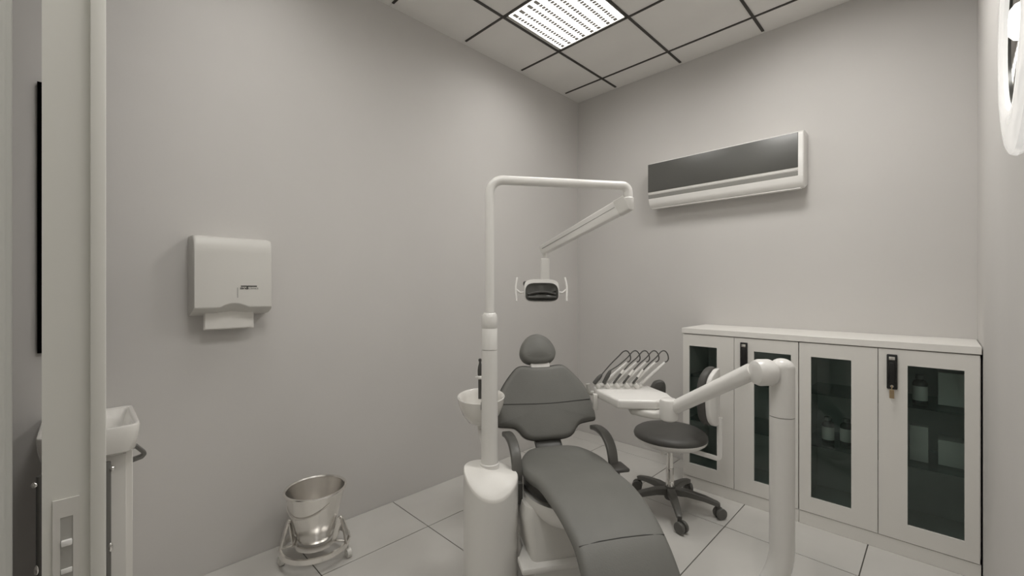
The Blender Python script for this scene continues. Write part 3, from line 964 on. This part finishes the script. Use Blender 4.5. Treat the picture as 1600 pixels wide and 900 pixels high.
# ------------------------------------------------------------------ cabinets
YD = 2.975
def cabinet(x0, x1, label, doors):
    c_ = thing('glass_door_cabinet', label, 'cabinet', ((x0 + x1) / 2, YD, 0))
    ox = (x0 + x1) / 2
    cs = B()
    a, b = x0 - ox, x1 - ox
    dpt = YB - YD - 0.003
    box(cs, a, a + 0.018, 0.021, dpt, 0.075, 1.062)
    box(cs, b - 0.018, b, 0.021, dpt, 0.075, 1.062)
    box(cs, a, b, 0.021, dpt, 0.075, 0.093)
    box(cs, a, b, 0.021, dpt, 1.044, 1.062)
    obj('carcass', cs, 'cab', c_)
    ins = B()
    box(ins, a + 0.0185, b - 0.0185, dpt - 0.012, dpt - 0.004, 0.0935, 1.0435)
    obj('back_panel', ins, 'cabin', c_)
    obj('plinth', box(B(), a, b, 0.003, 0.025, 0, 0.074, 0.001, 1), 'cab', c_)
    for zz in (0.452, 0.757):
        obj('glass_shelf', box(B(), a + 0.019, b - 0.019, 0.05, dpt - 0.015, zz, zz + 0.008), 'shelfglass', c_)
    for dx0, dx1, gx0, gx1, hx in doors:
        q = 0.0016
        d_ = B()
        X0, X1, G0, G1 = dx0 - ox + q, dx1 - ox - q, gx0 - ox, gx1 - ox
        Z0, Z1, ZG0, ZG1 = 0.078, 1.058, 0.166, 0.980
        # door slab with one rectangular opening
        o4 = [(X0, Z0), (X1, Z0), (X1, Z1), (X0, Z1)]
        i4 = [(G0, ZG0), (G1, ZG0), (G1, ZG1), (G0, ZG1)]
        of = [d_.verts.new((x, 0, z)) for x, z in o4]
        jf = [d_.verts.new((x, 0, z)) for x, z in i4]
        ob = [d_.verts.new((x, 0.019, z)) for x, z in o4]
        ib = [d_.verts.new((x, 0.019, z)) for x, z in i4]
        for k in range(4):
            k2 = (k + 1) % 4
            d_.faces.new((of[k], of[k2], jf[k2], jf[k]))
            d_.faces.new((ob[k2], ob[k], ib[k], ib[k2]))
            d_.faces.new((of[k2], of[k], ob[k], ob[k2]))
            d_.faces.new((jf[k], jf[k2], ib[k2], ib[k]))
        door = obj('door', d_, 'cab', c_)
        obj('pane', box(B(), G0 + 0.0005, G1 - 0.0005, 0.008, 0.012, ZG0 + 0.0005, ZG1 - 0.0005), 'glass', door)
        if hx is not None:
            X = hx - ox
            h = B()
            box(h, X - 0.021, X + 0.021, -0.013, 0.0, 0.852, 1.032, 0.004, 2)
            box(h, X - 0.0125, X + 0.0125, -0.021, -0.012, 0.885, 0.992, 0.005, 2)
            obj('handle', h, 'black', door)
            obj('lock_badge', box(B(), X - 0.012, X + 0.012, -0.0145, -0.0125, 1.004, 1.020, 0.0015), 'steel', door)
            ky = B()
            cyl(ky, (X, -0.0165, 0.868), (X, -0.0125, 0.868), 0.007, 16)
            obj('keyhole', ky, 'steel', door)
            k_ = B()
            cyl(k_, (X, -0.020, 0.868), (X, -0.0165, 0.868), 0.0035, 10)
            box(k_, X - 0.002, X + 0.002, -0.024, -0.0185, 0.845, 0.87, 0.0005)
            box(k_, X - 0.0095, X + 0.0095, -0.0225, -0.0195, 0.806, 0.850, 0.001, 1)
            obj('key', k_, 'brass', door)
    return c_
cabinet(-1.28, -0.592, 'left white cabinet with two dark glass doors, behind the stool and tray arm',
        [(-1.28, -0.945, -1.235, -1.052, None), (-0.945, -0.592, -0.829, -0.630, -0.885)])
cabinet(-0.590, 0.134, 'right white cabinet with two dark glass doors, bottles inside, next to the right wall',
        [(-0.590, -0.235, -0.531, -0.347, None), (-0.235, 0.132, -0.120, 0.080, -0.179)])
tag(obj('worktop', box(B(), -1.287, 0.136, YD - 0.004, YB - 0.002, 1.063, 1.100, 0.002, 1), 'worktop'), 'long white worktop slab lying across the cabinets under the back wall', 'worktop')

def bottle(x, y, z, h, r, label):
    b = thing('glass_bottle', label, 'bottle', (x, y, z), 0, 'bottles in the right cabinet')
    obj('body', lathe(B(), [(0, 0), (r * 0.95, 0), (r, 0.004), (r, h * 0.70), (r * 0.85, h * 0.78), (r * 0.5, h * 0.84), (r * 0.5, h * 0.88), (0, h * 0.88)], 24), 'bottle', b)
    obj('cap', lathe(B(), [(0, h * 0.86), (r * 0.62, h * 0.86), (r * 0.62, h), (0, h)], 20), 'boxdark', b)
    obj('paper_label', lathe(B(), [(r + 0.0006, h * 0.12), (r + 0.0006, h * 0.62)], 24), 'label', b)
    return b
bottle(-0.475, 3.14, 0.4605, 0.150, 0.030, 'left of the two labelled bottles on the lower shelf in the right cabinet')
bottle(-0.392, 3.17, 0.4605, 0.150, 0.030, 'right of the two labelled bottles on the lower shelf in the right cabinet')
bottle(-0.078, 3.14, 0.7655, 0.150, 0.030, 'single bottle on the upper shelf behind the glass door nearest the right wall')
tag(obj('white_carton', box(B(), -0.036, 0.036, -0.025, 0.025, 0, 0.185, 0.001, 1), 'box', loc=(-0.082, 3.15, 0.4605)), 'tall white carton standing on the lower shelf behind the rightmost glass door', 'box')
tag(obj('low_carton', box(B(), -0.055, 0.055, -0.06, 0.06, 0, 0.13, 0.001, 1), 'box', loc=(0.045, 3.2, 0.4605)), 'low wide carton beside the tall white carton on the lower cabinet shelf', 'box')
tag(obj('upright_carton', box(B(), -0.05, 0.05, -0.03, 0.03, 0, 0.17, 0.001, 1), 'box', loc=(0.04, 3.2, 0.7655)), 'upright pale carton right of the bottle on the upper cabinet shelf', 'box')

# ------------------------------------------------------------------ round wall lamp
rl = thing('round_wall_lamp', 'round glossy white lamp with ribbed reflector mounted high on the right wall', 'lamp', (XR, 1.165, 1.842))
mrl = Matrix.Rotation(-PI / 2, 4, 'Y')      # lathe axis towards the room
Rm, Ri = 0.232, 0.150
rim = B()
lathe(rim, [(0.10, 0.0), (Rm - 0.06, 0.002), (Rm - 0.025, 0.014), (Rm - 0.006, 0.030), (Rm, 0.042), (Rm - 0.004, 0.049), (Rm - 0.014, 0.053), (Rm - 0.04, 0.056), (Ri + 0.014, 0.055), (Ri + 0.003, 0.051), (Ri, 0.045)], 80, mrl)
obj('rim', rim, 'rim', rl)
obj('dish', lathe(B(), [(Ri, 0.0448), (Ri - 0.003, 0.036), (Ri - 0.012, 0.032), (0.10, 0.030), (0.03, 0.028), (0, 0.028)], 64, mrl), 'reflector', rl)
for k in range(6):
    r = 0.060 + 0.0145 * k
    zc = 0.034 + 0.002 * (k / 5)
    obj('reflector_ring', lathe(B(), [(r - 0.004, zc - 0.004), (r - 0.002, zc + 0.004), (r, zc + 0.0055), (r + 0.0025, zc + 0.003), (r + 0.004, zc - 0.004)], 64, mrl), 'ribbed', rl)
obj('light_element', lathe(B(), [(0, 0.056), (0.022, 0.054), (0.030, 0.048), (0.033, 0.038), (0.033, 0.027), (0, 0.027)], 40, mrl), 'ringlamp', rl)

# ------------------------------------------------------------------ door leaf in the foreground, its frame
leaf = struct('door_1', box(B(), -1.75, -0.90, -0.0415, 0.0075, 0.008, 2.9), 'door')
struct('door_lip', box(B(), -1.75, -0.892, 0.0072, 0.0245, 0.008, 2.9, 0.0015, 2), 'door', leaf)
lpz0, lpz1 = 0.90, 1.066
pl = B()
y0, y1, h0, h1 = -0.031, -0.004, -0.0235, -0.0105
# latch plate with two openings
xs = -0.8975
box(pl, -0.9005, xs, y0, h0, lpz0, lpz1)
box(pl, -0.9005, xs, h1, y1, lpz0, lpz1)
box(pl, -0.9005, xs, h0, h1, lpz1 - 0.026, lpz1)
box(pl, -0.9005, xs, h0, h1, lpz0, lpz0 + 0.02)
plate = struct('latch_plate', pl, 'cab', leaf)
lt = B()
box(lt, -0.9004, -0.8985, h0, h1, 0.92, 1.04)
struct('latch_recess', lt, 'lampframe', plate)
lb = B()
box(lb, -0.9, -0.8935, h0 + 0.0005, h1 - 0.0005, 0.998, 1.007, 0.002, 2)
box(lb, -0.9, -0.896, h0 + 0.0005, h1 - 0.0005, 0.958, 0.965, 0.001, 2)
struct('latch_bolt', lb, 'ring', plate)
struct('trim_1', box(B(), -1.87, -1.765, -0.05, 0.02, 0, ZC - 0.02, 0.002, 1), 'door')
jt = B()
prism(jt, [(-0.92, -0.30), (-0.70, -0.30), (-0.70, -0.078), (-0.715, -0.072), (-0.755, -0.0715), (-0.765, -0.0665), (-0.79, -0.0655), (-0.80, -0.0690), (-0.835, -0.0690), (-0.845, -0.066), (-0.86, -0.0655), (-0.875, -0.070), (-0.92, -0.0705)], 0, ZC - 0.02)
struct('trim_2', jt, mat('grey_door_frame', (0.46, 0.46, 0.43), 0.45))

# ------------------------------------------------------------------ wash corner behind the door
mr = thing('wall_mirror', 'narrow dark mirror on the left wall, mostly hidden by the door edge', 'mirror', (XL, -0.035, 1.65))
obj('glass', box(B(), 0.004, 0.014, -0.092, 0.092, -0.53, 0.53, 0.001, 1), 'mirror', mr)
obj('backing', box(B(), 0.0, 0.004, -0.09, 0.09, -0.525, 0.525), 'black', mr)

ws = thing('washbasin', 'small white ceramic hand basin on the left wall behind the door edge', 'sink', (XL, 0.02, 0.865))
wb = B()
def brect(x0, x1, hy, z, r, sl=0.0):
    out = []
    for cx, cy, a0 in ((x1 - r, hy - r, 0), (x0 + r * 0.3, hy - r * 0.3, PI / 2), (x0 + r * 0.3, -hy + r * 0.3, PI), (x1 - r, -hy + r, 1.5 * PI)):
        rr = r if cx > 0.1 else r * 0.3
        for k in range(5):
            a = a0 + PI / 2 * k / 4
            out.append((cx + rr * math.cos(a), cy + rr * math.sin(a), z))
    return out
rings(wb, [brect(0.002, 0.335, 0.112, -0.110, 0.04), brect(0.002, 0.355, 0.123, -0.098, 0.045), brect(0.002, 0.366, 0.130, -0.06, 0.045), brect(0.002, 0.372, 0.134, -0.006, 0.04), brect(0.003, 0.370, 0.132, -0.001, 0.04), brect(0.006, 0.364, 0.128, 0.001, 0.038),
           brect(0.018, 0.354, 0.118, -0.002, 0.034), brect(0.024, 0.348, 0.112, -0.012, 0.034), brect(0.05, 0.325, 0.096, -0.06, 0.035), brect(0.09, 0.28, 0.066, -0.084, 0.035)])
obj('basin', wb, 'ceramic', ws, 40)
bc = thing('basin_cabinet', 'narrow white cupboard with metal rods under the hand basin', 'cabinet', (XL, 0.0, 0))
obj('body', box(B(), 0.002, 0.285, -0.098, 0.136, 0.05, 0.748, 0.002, 1), 'cab', bc)
obj('door', box(B(), 0.286, 0.30, -0.098, 0.116, 0.055, 0.745, 0.001, 1), 'cab', bc)
for s_, yy in ((1, 0.060), (-1, -0.1)):
    rod = obj('rod', cyl(B(), (0.355, yy, 0.0), (0.355, yy, 0.742), 0.0125, 18, 0.003), 'dullmetal', bc)
    kb = B()
    sphere(kb, (0.36, yy + s_ * 0.015, 0.716), 0.010, 14)
    obj('rod_knob', kb, 'chrome', rod)
    obj('rod_knob', sphere(B(), (0.36, yy + s_ * 0.010, 0.43), 0.008, 12, (1, 1, 2.2)), 'chrome', rod)
    obj('rod_bracket', box(B(), 0.29, 0.355, yy - 0.006, yy + 0.006, 0.70, 0.712, 0.002), 'dullmetal', rod)
rail = B()
tube(rail, rounded([(0.20, 0.120, 0.738), (0.20, 0.150, 0.738), (0.20, 0.178, 0.702), (0.20, 0.168, 0.690), (0.20, 0.130, 0.682)], 0.006, 4), 0.019, 12, flat=(0.35, 1.0))
obj('towel_hook', rail, 'dullmetal', bc)
